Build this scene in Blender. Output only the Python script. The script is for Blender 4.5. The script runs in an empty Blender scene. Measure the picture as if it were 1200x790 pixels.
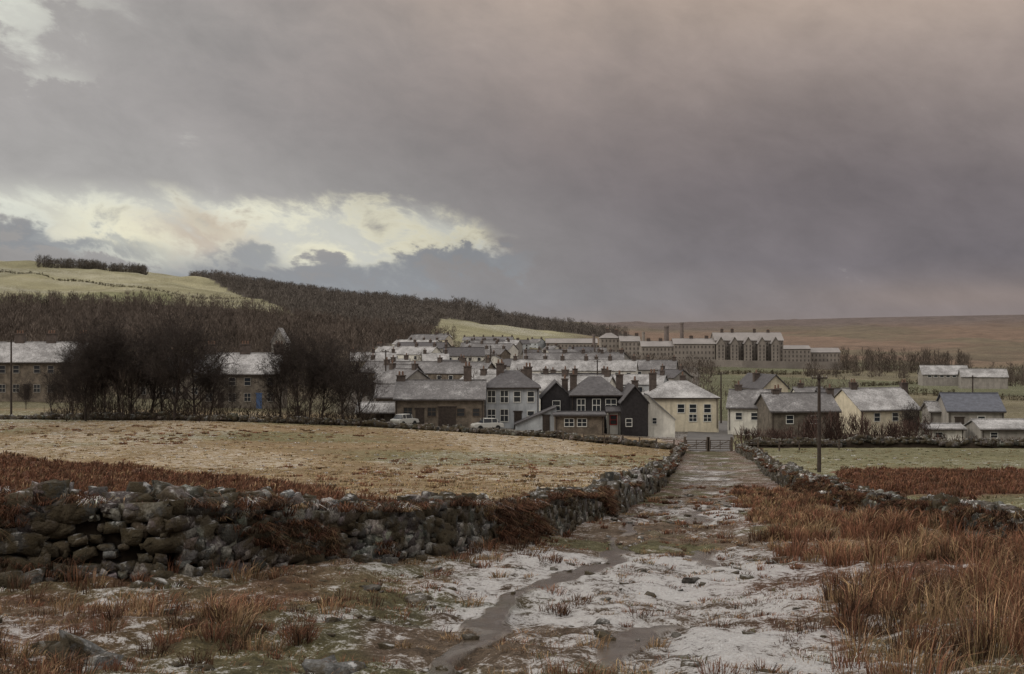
import bpy, math, random
import numpy as np
from mathutils import Vector
random.seed(7); rng=np.random.default_rng(11)
F=1667.0; EYE=1.8; CX=600.0; CY=395.0
scene=bpy.context.scene
# ------------------------------------------------------------------ noise
def _h(ix,iy,s):
    v=np.sin(ix*127.1+iy*311.7+s*74.7)*43758.5453
    return v-np.floor(v)
def vnoise(x,y,s=0):
    x=np.asarray(x,float); y=np.asarray(y,float)
    ix=np.floor(x); iy=np.floor(y); fx=x-ix; fy=y-iy
    fx=fx*fx*(3-2*fx); fy=fy*fy*(3-2*fy)
    a=_h(ix,iy,s); b=_h(ix+1,iy,s); c=_h(ix,iy+1,s); d=_h(ix+1,iy+1,s)
    return (a*(1-fx)+b*fx)*(1-fy)+(c*(1-fx)+d*fx)*fy
def fbm(x,y,s=0,o=4):
    t=0; a=0.5; n=0
    for i in range(o):
        t=t+a*vnoise(x*2**i+i*17.3,y*2**i-i*9.1,s+i); n+=a; a*=0.5
    return t/n
def sstep(a,b,x):
    t=np.clip((x-a)/(b-a),0,1); return t*t*(3-2*t)
# ------------------------------------------------------------------ terrain table
cols=np.array([-400,0,200,300,400,500,600,700,800,1000,1200,1600],float)
rows={
 60:[573]*12,
 100:[545,545,546,548,550,552,553,553,553,554,555,555],
 150:[508,506,505,508,511,515,520,525,530,530,531,531],
 180:[490,489,488,490,493,498,503,508,513,517,518,518],
 220:[470,472,476,478,480,486,490,494,498,502,503,503],
 300:[452,455,458,460,462,462,464,468,471,476,478,478],
 450:[425,427,428,429,430,431,434,440,446,455,460,460],
 700:[388,392,392,395,402,409,415,424,431,437,442,442],
 1000:[350,354,358,365,382,395,403,414,422,423,424,424],
 1500:[292,303,319,333,346,358,375,388,408,408,406,405],
 2000:[330,330,338,348,360,372,385,393,399,396,394,393],
 3500:[376,376,376,376,376,376,377,377,377,371,367,365],
 8000:[400]*12}
pxg=np.arange(-400,1601,5.0)
dl=sorted(rows)
zr=[]
for d in dl:
    py=np.interp(pxg,cols,rows[d])
    k=np.exp(-np.linspace(-2,2,25)**2); k/=k.sum()
    pp=np.pad(py,12,mode='edge'); py=np.convolve(pp,k,'valid')
    zr.append(EYE-(py-CY)/F*d)
zr=np.array(zr)
LD0,LD1,NL=math.log(4),math.log(8000),420
lg=np.linspace(LD0,LD1,NL); dg=np.exp(lg)
TAB=np.zeros((NL,len(pxg)))
dd=np.array([4.0]+dl,float)
for j in range(len(pxg)):
    TAB[:,j]=np.interp(dg,dd,np.concatenate([[-.077*4],zr[:,j]]))
k=np.exp(-np.linspace(-2,2,15)**2); k/=k.sum()
T2=np.pad(TAB,((7,7),(0,0)),mode='edge'); 
TAB=sum(k[i]*T2[i:i+NL] for i in range(15))
def base_z(x,y):
    x=np.asarray(x,float); y=np.asarray(y,float)
    yy=np.clip(y,4,7999)
    px=np.clip(CX+F*x/yy,-400,1599.9)
    u=(px+400)/5; ui=np.floor(u).astype(int); uf=u-ui; ui1=np.minimum(ui+1,len(pxg)-1)
    v=(np.log(yy)-LD0)/(LD1-LD0)*(NL-1); vi=np.clip(np.floor(v).astype(int),0,NL-2); vf=v-vi
    z=(TAB[vi,ui]*(1-uf)+TAB[vi,ui1]*uf)*(1-vf)+(TAB[vi+1,ui]*(1-uf)+TAB[vi+1,ui1]*uf)*vf
    near=-.077*y
    t=sstep(20,45,y)
    return near*(1-t)+z*t
WL=np.array([(-60,16),(-30,17),(-11,18),(-4.5,18.6),(-2.9,21),(-1.4,23),(0,27),(2.2,36.7),(5.6,58),(12.5,110),(18,150)],float)
WR=np.array([(9.4,3),(9.1,24.6),(9.1,29.5),(9.4,36.7),(11.7,58),(21,120),(24,150)],float)
def HL(x,y): return np.interp(x,[-12,-4.5,-2.9,0,2.2,5.6,18],[1.24,1.12,.90,.78,.78,.78,.75])
def HR(x,y): return np.interp(y,[0,25,40,60,150],[.66,.62,.58,.62,.85])
cy_=[0,11,18,25,50,100,150,183,230]; cx_=[-1.2,-.1,1.2,2.4,6.3,14.2,20.8,25.5,32]
def cen(y): return np.interp(y,cy_,cx_)
def hw(y): return np.interp(y,[5,11,25,50,150],[2.9,2.6,1.9,1.4,1.5])
def wall_y(x): return np.interp(x,WL[:,0],WL[:,1])
def in_field(x,y): return (y>wall_y(x))&(x<np.interp(y,WL[:,1],WL[:,0],left=-99,right=18))
def wetmask(x,y):
    o=x-cen(y)+1.3*(fbm(x*.3,y*.22,40,4)-.5)*2
    rut=np.exp(-((o-.85)/.22)**2)*.85+np.exp(-((o+.65)/.25)**2)*1.05+.12*np.exp(-(o/1.3)**2)
    n=fbm(x*.8+3,y*.34,41,4)
    w=sstep(.55,.62,rut*.42+n*.85-.2)*(y<125)*(y>3)
    return w*np.clip(rut*2,0,1)
def micro(x,y):
    f=1/(1+np.maximum(y,0)/60.)
    lane=np.exp(-((x-cen(y))/(hw(y)*1.15))**4)
    m=(fbm(x*.5,y*.5,3,3)-.5)*.46+(fbm(x*2.1,y*2.1,5,3)-.5)*.28
    m=m*(1-.3*lane)+(fbm(x*2.6,y*2.6,9,4)-.5)*.20*lane
    o=x-cen(y)
    m=m-.09*lane-.05*np.exp(-((o-.85)/.3)**2)-.05*np.exp(-((o+.65)/.3)**2)
    bank=.20*np.exp(-((y-wall_y(x))/1.5)**2)*(x<3)
    w=wetmask(x,y)
    m=m*(1-w*.8)-w*.05
    far=sstep(150,400,y)
    return (m+bank*.6)*f*(y<700)*(1-far*.5)+ (fbm(x/60.,y/60.,21,3)-.5)*far*sstep(300,1500,y)*14*(y<3300)
def tz(x,y): return base_z(x,y)+micro(x,y)
def tzs(x,y): return float(tz(np.array([x]),np.array([y]))[0])
def W(px,d): return ((px-CX)/F*d)
_hd=np.exp(np.linspace(math.log(9),math.log(3600),900))
def hit(px,py):
    z=base_z(W(px,_hd),_hd); p=CY-F*(z-EYE)/_hd
    i=np.argmax(p<=py); d=_hd[i]; return (W(px,d),d)
# ------------------------------------------------------------------ mesh helpers
def raw_obj(name,V,Fc,mat,smooth=False,col=None,parent=None):
    me=bpy.data.meshes.new(name)
    V=np.asarray(V,np.float32)
    if not isinstance(Fc,list): Fc=[Fc]
    loops=np.concatenate([f.ravel() for f in Fc]).astype(np.int32)
    tot=np.concatenate([np.full(len(f),f.shape[1]) for f in Fc]).astype(np.int32)
    st=np.concatenate([[0],np.cumsum(tot)[:-1]]).astype(np.int32)
    me.vertices.add(len(V)); me.vertices.foreach_set('co',V.ravel())
    me.loops.add(len(loops)); me.loops.foreach_set('vertex_index',loops)
    me.polygons.add(len(tot)); me.polygons.foreach_set('loop_start',st); me.polygons.foreach_set('loop_total',tot)
    me.update(calc_edges=True)
    me.polygons.foreach_set('use_smooth',np.full(len(tot),smooth))
    if col is not None:
        for nm,c in col.items():
            a=me.color_attributes.new(nm,'FLOAT_COLOR','POINT')
            c4=np.ones((len(V),4),np.float32); c4[:,:3]=c; a.data.foreach_set('color',c4.ravel())
    me.materials.append(mat)
    o=bpy.data.objects.new(name,me); scene.collection.objects.link(o)
    if parent: o.parent=parent
    return o
class MB:
    def __init__(s): s.v=[]; s.f=[]
    def add(s,vs,fs):
        n=len(s.v); s.v+=[tuple(v) for v in vs]; s.f+=[tuple(i+n for i in f) for f in fs]
    def box(s,x0,x1,y0,y1,z0,z1):
        s.add([(x0,y0,z0),(x1,y0,z0),(x1,y1,z0),(x0,y1,z0),(x0,y0,z1),(x1,y0,z1),(x1,y1,z1),(x0,y1,z1)],
              [(0,3,2,1),(4,5,6,7),(0,1,5,4),(1,2,6,5),(2,3,7,6),(3,0,4,7)])
    def cyl(s,c,r,h,n=10,axis='z',r2=None):
        r2=r if r2 is None else r2; vs=[]
        for k,(rr,t) in enumerate(((r,0),(r2,h))):
            for i in range(n):
                a=2*math.pi*i/n; p=(rr*math.cos(a),rr*math.sin(a),t)
                if axis=='y': p=(p[0],p[2],p[1])
                if axis=='x': p=(p[2],p[0],p[1])
                vs.append((c[0]+p[0],c[1]+p[1],c[2]+p[2]))
        fs=[(i,(i+1)%n,n+(i+1)%n,n+i) for i in range(n)]+[tuple(range(n))[::-1],tuple(range(n,2*n))]
        s.add(vs,fs)
    def obj(s,name,mat,parent=None):
        me=bpy.data.meshes.new(name); me.from_pydata(s.v,[],s.f); me.update(); me.materials.append(mat)
        o=bpy.data.objects.new(name,me); scene.collection.objects.link(o)
        if parent: o.parent=parent
        return o
def empty(name,loc,yaw=0):
    o=bpy.data.objects.new(name,None); o.location=loc; o.rotation_euler=(0,0,yaw); o.empty_display_size=.5
    scene.collection.objects.link(o); return o
# ------------------------------------------------------------------ materials
class N:
    def __init__(s,nt): s.nt=nt
    def node(s,t,**k):
        n=s.nt.nodes.new(t)
        for a,b in k.items(): setattr(n,a,b)
        return n
    def put(s,sock,v):
        if isinstance(v,bpy.types.NodeSocket): s.nt.links.new(v,sock)
        elif v is not None: sock.default_value=v
    def m(s,op,a,b=None,c=None,clamp=False):
        n=s.node('ShaderNodeMath',operation=op); n.use_clamp=clamp
        s.put(n.inputs[0],a); s.put(n.inputs[1],b); s.put(n.inputs[2],c); return n.outputs[0]
    def ms(s,*a):
        r=a[0]
        for x in a[1:]: r=s.m('MULTIPLY',r,x)
        return r
    def ad(s,*a):
        r=a[0]
        for x in a[1:]: r=s.m('ADD',r,x)
        return r
    def mixc(s,f,a,b,mode='MIX'):
        n=s.node('ShaderNodeMix',data_type='RGBA',blend_type=mode)
        s.put(n.inputs[0],f); s.put(n.inputs[6],a if isinstance(a,bpy.types.NodeSocket) else (*a,1)); s.put(n.inputs[7],b if isinstance(b,bpy.types.NodeSocket) else (*b,1)); return n.outputs[2]
    def rng(s,x,a,b,c=0,d=1,sm=True):
        n=s.node('ShaderNodeMapRange'); n.interpolation_type='SMOOTHSTEP' if sm else 'LINEAR'
        s.put(n.inputs[0],x); s.put(n.inputs[1],a); s.put(n.inputs[2],b); s.put(n.inputs[3],c); s.put(n.inputs[4],d); return n.outputs[0]
    def noise(s,vec,scale,detail=4,rough=.55,dist=0):
        n=s.node('ShaderNodeTexNoise'); s.put(n.inputs['Vector'],vec); n.inputs['Scale'].default_value=scale
        n.inputs['Detail'].default_value=detail; n.inputs['Roughness'].default_value=rough; n.inputs['Distortion'].default_value=dist
        return n.outputs['Fac']
def newmat(name):
    m=bpy.data.materials.new(name); m.use_nodes=True; nt=m.node_tree
    b=nt.nodes['Principled BSDF']; b.inputs['Specular IOR Level'].default_value=.25
    return m,N(nt),b
def bump(E,b,h,strength,dist):
    n=E.node('ShaderNodeBump'); E.put(n.inputs['Height'],h); n.inputs['Strength'].default_value=strength if not isinstance(strength,bpy.types.NodeSocket) else 1
    if isinstance(strength,bpy.types.NodeSocket): E.put(n.inputs['Strength'],strength)
    n.inputs['Distance'].default_value=dist; E.put(b.inputs['Normal'],n.outputs[0])
def simple(name,c,rough=.85,scale=2,var=.35,c2=None,bmp=0,snow=0,fine=14,streak=0):
    m,E,b=newmat(name)
    g=E.node('ShaderNodeNewGeometry').outputs['Position']
    n1=E.noise(g,scale,4,.65); n2=E.noise(g,fine,2,.6)
    t=E.rng(E.ad(E.ms(n1,.65),E.ms(n2,.35)),.35,.65)
    c2=c2 or tuple(x*(1-var) for x in c)
    col=E.mixc(t,c2,tuple(min(1,x*(1+var*.5)) for x in c))
    if streak:   # damp staining running down rendered walls
        mp=E.node('ShaderNodeMapping'); E.put(mp.inputs[0],g); mp.inputs['Scale'].default_value=(1.6,1.6,.22)
        st=E.noise(mp.outputs[0],1,4,.7); col=E.mixc(E.rng(st,.45,.7,0,streak),col,tuple(x*.45 for x in c))
    if snow:
        s=E.noise(g,.35,5,.7); s2=E.noise(g,6,2,.6)
        fac=E.rng(E.ad(E.ms(s,.6),E.ms(s2,.4)),.66-snow*.5,.98-snow*.5,0,.85)
        col=E.mixc(fac,col,(.46,.455,.46))
    E.put(b.inputs['Base Color'],col); b.inputs['Roughness'].default_value=rough
    if bmp: bump(E,b,t,.6,bmp)
    return m
def attrmat(name,rough=.9):
    m,E,b=newmat(name); a=E.node('ShaderNodeVertexColor'); a.layer_name='Col'
    E.put(b.inputs['Base Color'],a.outputs[0]); b.inputs['Roughness'].default_value=rough
    b.inputs['Specular IOR Level'].default_value=.1
    return m
M={}
M['stone']=simple('house_stone',(.125,.108,.09),.9,1.2,.5,bmp=.03)
M['stone2']=simple('house_stone_warm',(.145,.12,.095),.9,1.2,.5,bmp=.03)
M['prison']=simple('prison_granite',(.23,.205,.185),.9,.15,.2,fine=2)  # distance haze mixed into this colour and the prison slate below
M['prisonroof']=simple('prison_slate',(.20,.185,.18),.8,.1,.2,snow=.12,fine=2)
M['pale']=simple('pale_blue_render',(.36,.38,.40),.8,.8,.22,streak=.5)
M['cream']=simple('cream_render',(.54,.49,.38),.8,.8,.2,streak=.5)
M['white']=simple('white_render',(.60,.585,.53),.8,.8,.2,streak=.5)
M['grey']=simple('grey_render',(.26,.245,.225),.85,.8,.25,streak=.5)
M['black']=simple('black_slate_hanging',(.024,.022,.024),.6,3,.4)
M['roof']=simple('frosted_slate_roof',(.105,.10,.102),.8,2,.3,snow=.38)
M['roof2']=simple('slate_roof',(.072,.068,.072),.8,2,.35,snow=.20)
M['roof3']=simple('snowy_roof',(.15,.145,.145),.8,2,.3,snow=.56)
M['blueroof']=simple('blue_slate_roof',(.075,.08,.10),.7,2,.3,snow=.15)
M['brick']=simple('chimney_render',(.085,.068,.06),.9,3,.4)
M['pot']=simple('chimney_pot_clay',(.16,.10,.075),.9,3,.3)
M['stack']=simple('prison_stack_brick',(.15,.125,.115),.9,.5,.2)
M['frame']=simple('white_painted_wood',(.55,.55,.52),.6,3,.1)
M['darkwood']=simple('dark_timber',(.045,.035,.03),.85,4,.4)
M['wood']=simple('weathered_timber',(.09,.07,.055),.9,6,.4)
M['red']=simple('red_painted_wood',(.30,.03,.025),.6,3,.2)
M['blue']=simple('blue_painted_wood',(.05,.085,.17),.6,3,.2)
M['asphalt']=simple('asphalt',(.085,.08,.078),.75,.5,.3,snow=.25)
M['rubber']=simple('tyre_rubber',(.015,.015,.015),.8,5,.2)
M['farglass']=simple('hazed_far_window',(.085,.075,.07),.5,1,.2)  # panes paled: distance haze is painted into the glass colour
mg,E,b=newmat('window_glass'); b.inputs['Base Color'].default_value=(.02,.024,.03,1); b.inputs['Roughness'].default_value=.12; b.inputs['Specular IOR Level'].default_value=.5; M['glass']=mg
def paint(name,c):
    m,E,b=newmat(name); g=E.node('ShaderNodeNewGeometry').outputs['Position']
    col=E.mixc(E.noise(g,3,3),tuple(x*.8 for x in c),c); E.put(b.inputs['Base Color'],col); b.inputs['Roughness'].default_value=.4
    b.inputs['Coat Weight'].default_value=.3; return m
M['carwhite']=paint('car_paint_white',(.40,.40,.38)); M['cargreen']=paint('car_paint_green',(.03,.045,.042))
m,E,b=newmat('dry_stone_granite'); g=E.node('ShaderNodeNewGeometry').outputs['Position']
a=E.node('ShaderNodeVertexColor'); a.layer_name='Col'
n1=E.noise(g,1.7,5,.7); n2=E.noise(g,16,4,.7); n3=E.noise(g,5.5,4,.7)
v=E.node('ShaderNodeVectorMath',operation='SCALE'); E.put(v.inputs[0],a.outputs[0]); E.put(v.inputs['Scale'],E.rng(n2,.3,.7,.45,1.5,False))
col=E.mixc(E.rng(n3,.55,.65,0,.75),v.outputs[0],(.29,.28,.255))
col=E.mixc(E.rng(n1,.43,.54,0,.9),col,(.045,.034,.018))
nz=E.node('ShaderNodeSeparateXYZ'); E.put(nz.inputs[0],E.node('ShaderNodeNewGeometry').outputs['Normal'])
col=E.mixc(E.ms(E.rng(nz.outputs[2],.6,.95),E.rng(n3,.53,.60,0,.6)),col,(.46,.465,.48))
E.put(b.inputs['Base Color'],col); b.inputs['Roughness'].default_value=.92; bump(E,b,n2,.9,.07); M['dry']=m
M['grass']=attrmat('dead_grass'); M['twig']=attrmat('winter_twigs')
M['bark']=simple('wet_bark',(.038,.029,.025),.9,3,.4)
# ground
m,E,b=newmat('moorland_ground'); g=E.node('ShaderNodeNewGeometry').outputs['Position']
c=E.node('ShaderNodeVertexColor'); c.layer_name='Col'; k=E.node('ShaderNodeVertexColor'); k.layer_name='Msk'
sp=E.node('ShaderNodeSeparateColor'); E.put(sp.inputs[0],k.outputs[0]); dens,wet,mg_=sp.outputs
n0=E.noise(g,.05,3,.65); n1=E.noise(g,1.1,4,.72); n2=E.noise(g,6,4,.75); n3=E.noise(g,30,3,.75)
mul=E.ms(E.rng(n2,.3,.7,.45,1.5,False),E.rng(n3,.3,.7,.55,1.45,False),E.rng(n0,.3,.7,.8,1.2,False),E.rng(n1,.3,.7,.65,1.35,False))
v=E.node('ShaderNodeVectorMath',operation='SCALE'); E.put(v.inputs[0],c.outputs[0]); E.put(v.inputs['Scale'],mul)
th=E.m('SUBTRACT',.66,E.ms(dens,.32))
sn=E.ad(E.ms(n1,.30),E.ms(n2,.36),E.ms(n3,.28),E.ms(n0,.06))
sf=E.rng(E.m('SUBTRACT',sn,th),-.015,.05)
sf=E.ms(sf,E.m('SUBTRACT',1,wet,clamp=True),E.rng(n3,.3,.65,.95,.6))
col=E.mixc(sf,v.outputs[0],(.50,.50,.51))
col=E.mixc(E.ms(wet,.75),col,(.035,.028,.022))
E.put(b.inputs['Base Color'],col)
E.put(b.inputs['Roughness'],E.rng(wet,.2,.8,.9,.12)); E.put(b.inputs['Specular IOR Level'],E.rng(wet,.2,.8,.15,.5))
bump(E,b,E.ad(E.ms(n2,.8),E.ms(n3,.4)),E.rng(wet,.2,.8,.95,.15),.15); M['ground']=m
# ------------------------------------------------------------------ ground sheet
ycur=3.0; ys=[-30,-15,-5,0]
while ycur<7800: ys.append(ycur); ycur*=1.0062 if ycur<45 else (1.0115 if ycur<250 else 1.018)
ys=np.array(ys)
us=np.concatenate([-np.geomspace(2.6,.42,30)[:-1],np.linspace(-.42,.42,480),np.geomspace(.42,2.6,30)[1:]])
U,Y=np.meshgrid(us,ys); X=U*(np.maximum(Y,0)*.97+6+np.minimum(14,np.abs(Y)*.03)); 
x=X.ravel(); y=Y.ravel(); z=tz(x,y)
V=np.stack([x,y,z],1)
nr,nc=U.shape; idx=np.arange(nr*nc).reshape(nr,nc)
Q=np.stack([idx[:-1,:-1].ravel(),idx[:-1,1:].ravel(),idx[1:,1:].ravel(),idx[1:,:-1].ravel()],1)
yy=np.maximum(y,4); PX=CX+F*x/yy; PY=CY-F*(base_z(x,y)-EYE)/yy
nzA=fbm(x*.12,y*.12,50,4)-.5; nzB=fbm(x*.8,y*.8,51,3); nzC=fbm(x*.02,y*.02,52,4)
PYn=PY+nzA*16; 
def lerp(a,b,t): return a*(1-t[:,None])+np.asarray(b)[None,:]*t[:,None]
C=np.tile(np.array([.12,.08,.05]),(len(x),1)); S=np.full(len(x),.45)
russ=sstep(.42,.62,fbm(x*.35,y*.35,60,3)); C=lerp(C,(.095,.05,.03),russ)
olv=sstep(.58,.68,fbm(x*.28+5,y*.4,61,3)); C=lerp(C,(.08,.075,.038),olv*.6)
inf=in_field(x,y)|((y>=150)&(y<260)&(x<16))
C[inf]=np.array([.25,.185,.10]); S[inf]=.41
tone=sstep(.35,.65,nzB)*inf; C=lerp(C,(.18,.13,.068),tone*.6)
up=np.interp(PX,[0,300,450,520],[531,563,588,600]); lo=np.interp(PX,[0,450,520],[577,597,600])
rb=sstep(-4,3,PYn-up)*sstep(-4,3,lo-PYn)*inf*(PX<520)
C=lerp(C,(.10,.048,.03),rb); S=S*(1-rb*.7)
tk=sstep(.46,.66,fbm(x*.09,y*.03,63,4))*inf*(1-rb); C=lerp(C,(.14,.095,.055),tk*.5); S=S-tk*.14+.05*inf
green=sstep(.5,.65,fbm(x*.03,y*.05,64,3))*inf*(y>100); C=lerp(C,(.12,.125,.06),green*.6)
inr=(x>np.interp(y,WR[:,1],WR[:,0]))&(y<190)&(y>8)
C[inr]=np.array([.14,.13,.07]); S[inr]=.36+.3*(fbm(x[inr]*.07,y[inr]*.05,66,3)-.5)
rr=sstep(-4,3,PYn-549)*sstep(-4,3,582-PYn)*inr*(PX>985-nzA*60); C=lerp(C,(.11,.052,.032),rr); S=S*(1-rr*.75)
o=np.abs(x-cen(y)); tm=sstep(1.3,.65,o/hw(y)+nzA*.9+(nzB-.5)*.8)*(y<152)
C=lerp(C,(.095,.07,.05),tm*.9); S=S*(1-tm)+tm*(.47+.75*(fbm(x*.35,y*.22,71,3)-.48))
moss=sstep(.5,.62,fbm(x*.45+7,y*.3,70,3))*sstep(2.2,1.0,o/hw(y))*(y<150); C=lerp(C,(.07,.07,.032),moss*.75); S=S*(1-moss*.25)
sb=(y<24)*sstep(4.6,1,np.abs(o-hw(y)))*sstep(.36,.56,fbm(x*.4,y*.4,77,3)); S=S+sb*.13
S=S-.16*np.exp(-((wall_y(x)-y)/1.4)**2)*(y<wall_y(x))
S=S-.12*sstep(2.0,4.0,x-cen(y))*(y<60)*(1-inr)
wet=wetmask(x,y)*sstep(1.5,1.0,o/hw(y))
mid=sstep(185,215,y); C=lerp(C,(.095,.085,.05),mid); S=S*(1-mid)+.30*mid
vil=mid*sstep(380,420,PX)*sstep(860,820,PX)*(y<700); C=lerp(C,(.085,.075,.065),vil); S=S*(1-vil)+.30*vil
yard=sstep(170,180,y)*(y<215)*(PX>440)*(PX<860); C=lerp(C,(.10,.09,.08),yard*.8)
pas=sstep(225,245,y)*(PX>820)*sstep(950,850,y); C=lerp(C,(.08,.08,.042),pas); S=S*(1-pas)+.33*pas
pch=sstep(.5,.55,vnoise(x/55,y/120,80))*pas; C=lerp(C,(.12,.095,.06),pch*.6)
mo=sstep(850,1000,y)*sstep(640,740,PX); C=lerp(C,(.125,.085,.062),mo); S=S*(1-mo)+.20*mo
mg2=sstep(.42,.62,fbm(x/260,y/420,81,4))*mo; C=lerp(C,(.09,.075,.05),mg2*.8)
mg3=sstep(2200,3000,y); C=lerp(C,(.09,.07,.065),mg3)
hl=sstep(850,1000,y)*sstep(700,640,PX); C=lerp(C,(.205,.19,.115),hl); S=S*(1-hl)+(.36+.5*(fbm(x/120,y/40,88,4)-.5))*hl
h2=sstep(.42,.62,fbm(x/90,y/60,83,4))*hl; C=lerp(C,(.15,.14,.08),h2*.85)
h3=hl*sstep(341,349,PY)*(PX<200); C=lerp(C,(.12,.125,.06),h3*.8); S=S-h3*.08
def ridge_dmin(px): return np.interp(px,[215,225,325,400,500,525,700,760],[1500,1480,1080,900,950,1330,1340,1400])
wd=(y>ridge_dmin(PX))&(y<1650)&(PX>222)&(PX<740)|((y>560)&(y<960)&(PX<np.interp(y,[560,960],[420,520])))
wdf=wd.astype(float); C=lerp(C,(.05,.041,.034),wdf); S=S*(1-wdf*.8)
lowleft=sstep(240,300,y)*(y<600)*(PX<410); C=lerp(C,(.085,.065,.045),lowleft*.8); S=S*(1-lowleft*.4)
C*= (0.75+.5*nzC)[:,None]
Mk=np.stack([np.clip(S,0,1),np.clip(wet,0,1),nzB],1)
raw_obj('ground',V,Q,M['ground'],True,{'Col':C,'Msk':Mk})
pts=[]
for t in np.linspace(151.5,232,60):
    cxx=float(cen(t)); w=2.2+.8*min(1,(t-151)/30)
    pts.append([(cxx+q*w,t,tzs(cxx+q*w,t)+.06) for q in np.linspace(-1,1,7)])
Vr=np.array(pts).reshape(-1,3); id2=np.arange(60*7).reshape(60,7)
raw_obj('village_road',Vr,np.stack([id2[:-1,:-1].ravel(),id2[:-1,1:].ravel(),id2[1:,1:].ravel(),id2[1:,:-1].ravel()],1),M['asphalt'],True)
# ------------------------------------------------------------------ stones / walls
gr=[-1,0,1]
tmpl=np.array([(a,b_,c_) for a in gr for b_ in gr for c_ in gr if not(a==0 and b_==0 and c_==0)],float)
key={tuple(t):i for i,t in enumerate(tmpl.astype(int))}
tf=[]
for ax in range(3):
    for s in (-1,1):
        o1,o2=[a for a in range(3) if a!=ax]
        for i in (-1,0):
            for j in (-1,0):
                q=[]
                for (di,dj) in ((0,0),(1,0),(1,1),(0,1)):
                    p=[0,0,0]; p[ax]=s; p[o1]=i+di; p[o2]=j+dj; q.append(key[tuple(p)])
                a,b_,c_=[tmpl[k_] for k_ in q[:3]]
                if np.dot(np.cross(b_-a,c_-a),tmpl[q[0]]+tmpl[q[2]])<0: q=q[::-1]
                tf.append(q)
tf=np.array(tf)
tn=tmpl/np.maximum(1e-6,np.linalg.norm(tmpl,axis=1))[:,None]
tmpl2=tmpl*.70+tn*.30*1.25
def stones(P,sz,yaw,name,mat,cols,parent=None,tilt=.2,smooth=True):
    n=len(P); v=tmpl2[None]*(1+rng.normal(0,.14,(n,26,1)))+rng.normal(0,.11,(n,26,3))
    v=v*(sz[:,None,:]/2)
    tl=rng.normal(0,tilt,n); c,s=np.cos(tl),np.sin(tl)
    x_=v[...,0]*c[:,None]-v[...,2]*s[:,None]; z_=v[...,0]*s[:,None]+v[...,2]*c[:,None]
    c,s=np.cos(yaw),np.sin(yaw); y_=v[...,1]
    X_=x_*c[:,None]-y_*s[:,None]; Y_=x_*s[:,None]+y_*c[:,None]
    v=np.stack([X_,Y_,z_],-1)+P[:,None,:]
    Fq=(tf[None]+26*np.arange(n)[:,None,None]).reshape(-1,4)
    cc=np.repeat(cols,26,0)
    return raw_obj(name,v.reshape(-1,3),Fq,mat,smooth,{'Col':cc},parent)
def polyl(pts,step):
    pts=np.asarray(pts,float); seg=np.linalg.norm(np.diff(pts,axis=0),axis=1); L=np.concatenate([[0],np.cumsum(seg)])
    s=np.arange(0,L[-1],step); xx=np.interp(s,L,pts[:,0]); yy=np.interp(s,L,pts[:,1])
    dx=np.gradient(xx); dy=np.gradient(yy); return xx,yy,np.arctan2(dy,dx)
def hvar(x,y,rag): return 1+rag*2*(vnoise(x*.3,y*.3,90)-.5)*2+rag*.6*(vnoise(x*1.1,y*1.1,91)-.5)
M['earth']=simple('wall_earth',(.03,.022,.015),.95,4,.4)
def drywall(name,pts,hf,size,thick=.7,ragged=.15,bright=1.0):
    if not callable(hf): hv=hf; hf=lambda x,y:np.full(np.shape(x),hv)
    root=empty(name,(0,0,0)); P=[];SZ=[];YW=[]
    hmax=float(np.max(hf(np.array([p[0] for p in pts]),np.array([p[1] for p in pts]))))
    nc_=max(2,int(round(hmax/(size*.70))))
    for r in range(nc_+1):
        xx,yy,an=polyl(pts,size*1.0)
        sh=rng.uniform(-.4,.4,len(xx))*size
        hloc=hf(xx,yy)*hvar(xx,yy,ragged)
        for side in (-1,1):
            for i in range(len(xx)):
                if yy[i]>70 and side==1 and r<nc_-1: continue
                if rng.random()<.07: continue
                if r==nc_ and rng.random()<.45: continue
                zc=(r+.4)/(nc_+.6)*hloc[i]
                batter=thick/2*(1-.3*r/nc_)-size*.25
                px_=xx[i]+math.cos(an[i])*sh[i]+math.sin(an[i])*batter*side*(1 if r<nc_ else .5)
                py_=yy[i]+math.sin(an[i])*sh[i]-math.cos(an[i])*batter*side*(1 if r<nc_ else .5)
                s=size*(.5+rng.gamma(1.8,.38))
                P.append((px_,py_,zc+rng.normal(0,.035))); SZ.append((s*1.15,size*rng.uniform(.7,1.15),min(s,size*1.6)*.8*rng.uniform(.7,1.2))); YW.append(an[i]+rng.normal(0,.15))
    P=np.array(P); P[:,2]+=base_z(P[:,0],P[:,1])-.05
    g=((.03+rng.gamma(1.5,.042,len(P)))*bright)[:,None]*np.array([[1,.94,.86]])*(1+rng.normal(0,.05,(len(P),3)))
    stones(P,np.array(SZ),np.array(YW),'stones',M['dry'],np.clip(g,.01,.4),root)
    xx,yy,an=polyl(pts,1.0); zb=base_z(xx,yy); hh=hf(xx,yy)*.8*hvar(xx,yy,ragged)
    vs=[];n=len(xx)
    for i in range(n):
        sx,sy=math.sin(an[i])*thick*.3,-math.cos(an[i])*thick*.3
        for (q,zz) in ((-1,-.3),(-.8,hh[i]),(.8,hh[i]),(1,-.3)): vs.append((xx[i]+sx*q,yy[i]+sy*q,zb[i]+zz))
    fs=np.array([(i*4+k_,i*4+4+k_,i*4+5+k_,i*4+1+k_) for i in range(n-1) for k_ in range(3)])
    raw_obj('earth_core',np.array(vs),fs,M['earth'],True,None,root)
    return root
drywall('dry_stone_wall',[p for p in WL[1:8]],HL,.19,.75,.13)
drywall('dry_stone_wall',[p for p in WL[7:]],HL,.30,.75,.2)
drywall('dry_stone_wall',[tuple(p) for p in WR[:5]],HR,.22,.7,.2,.9)
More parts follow.
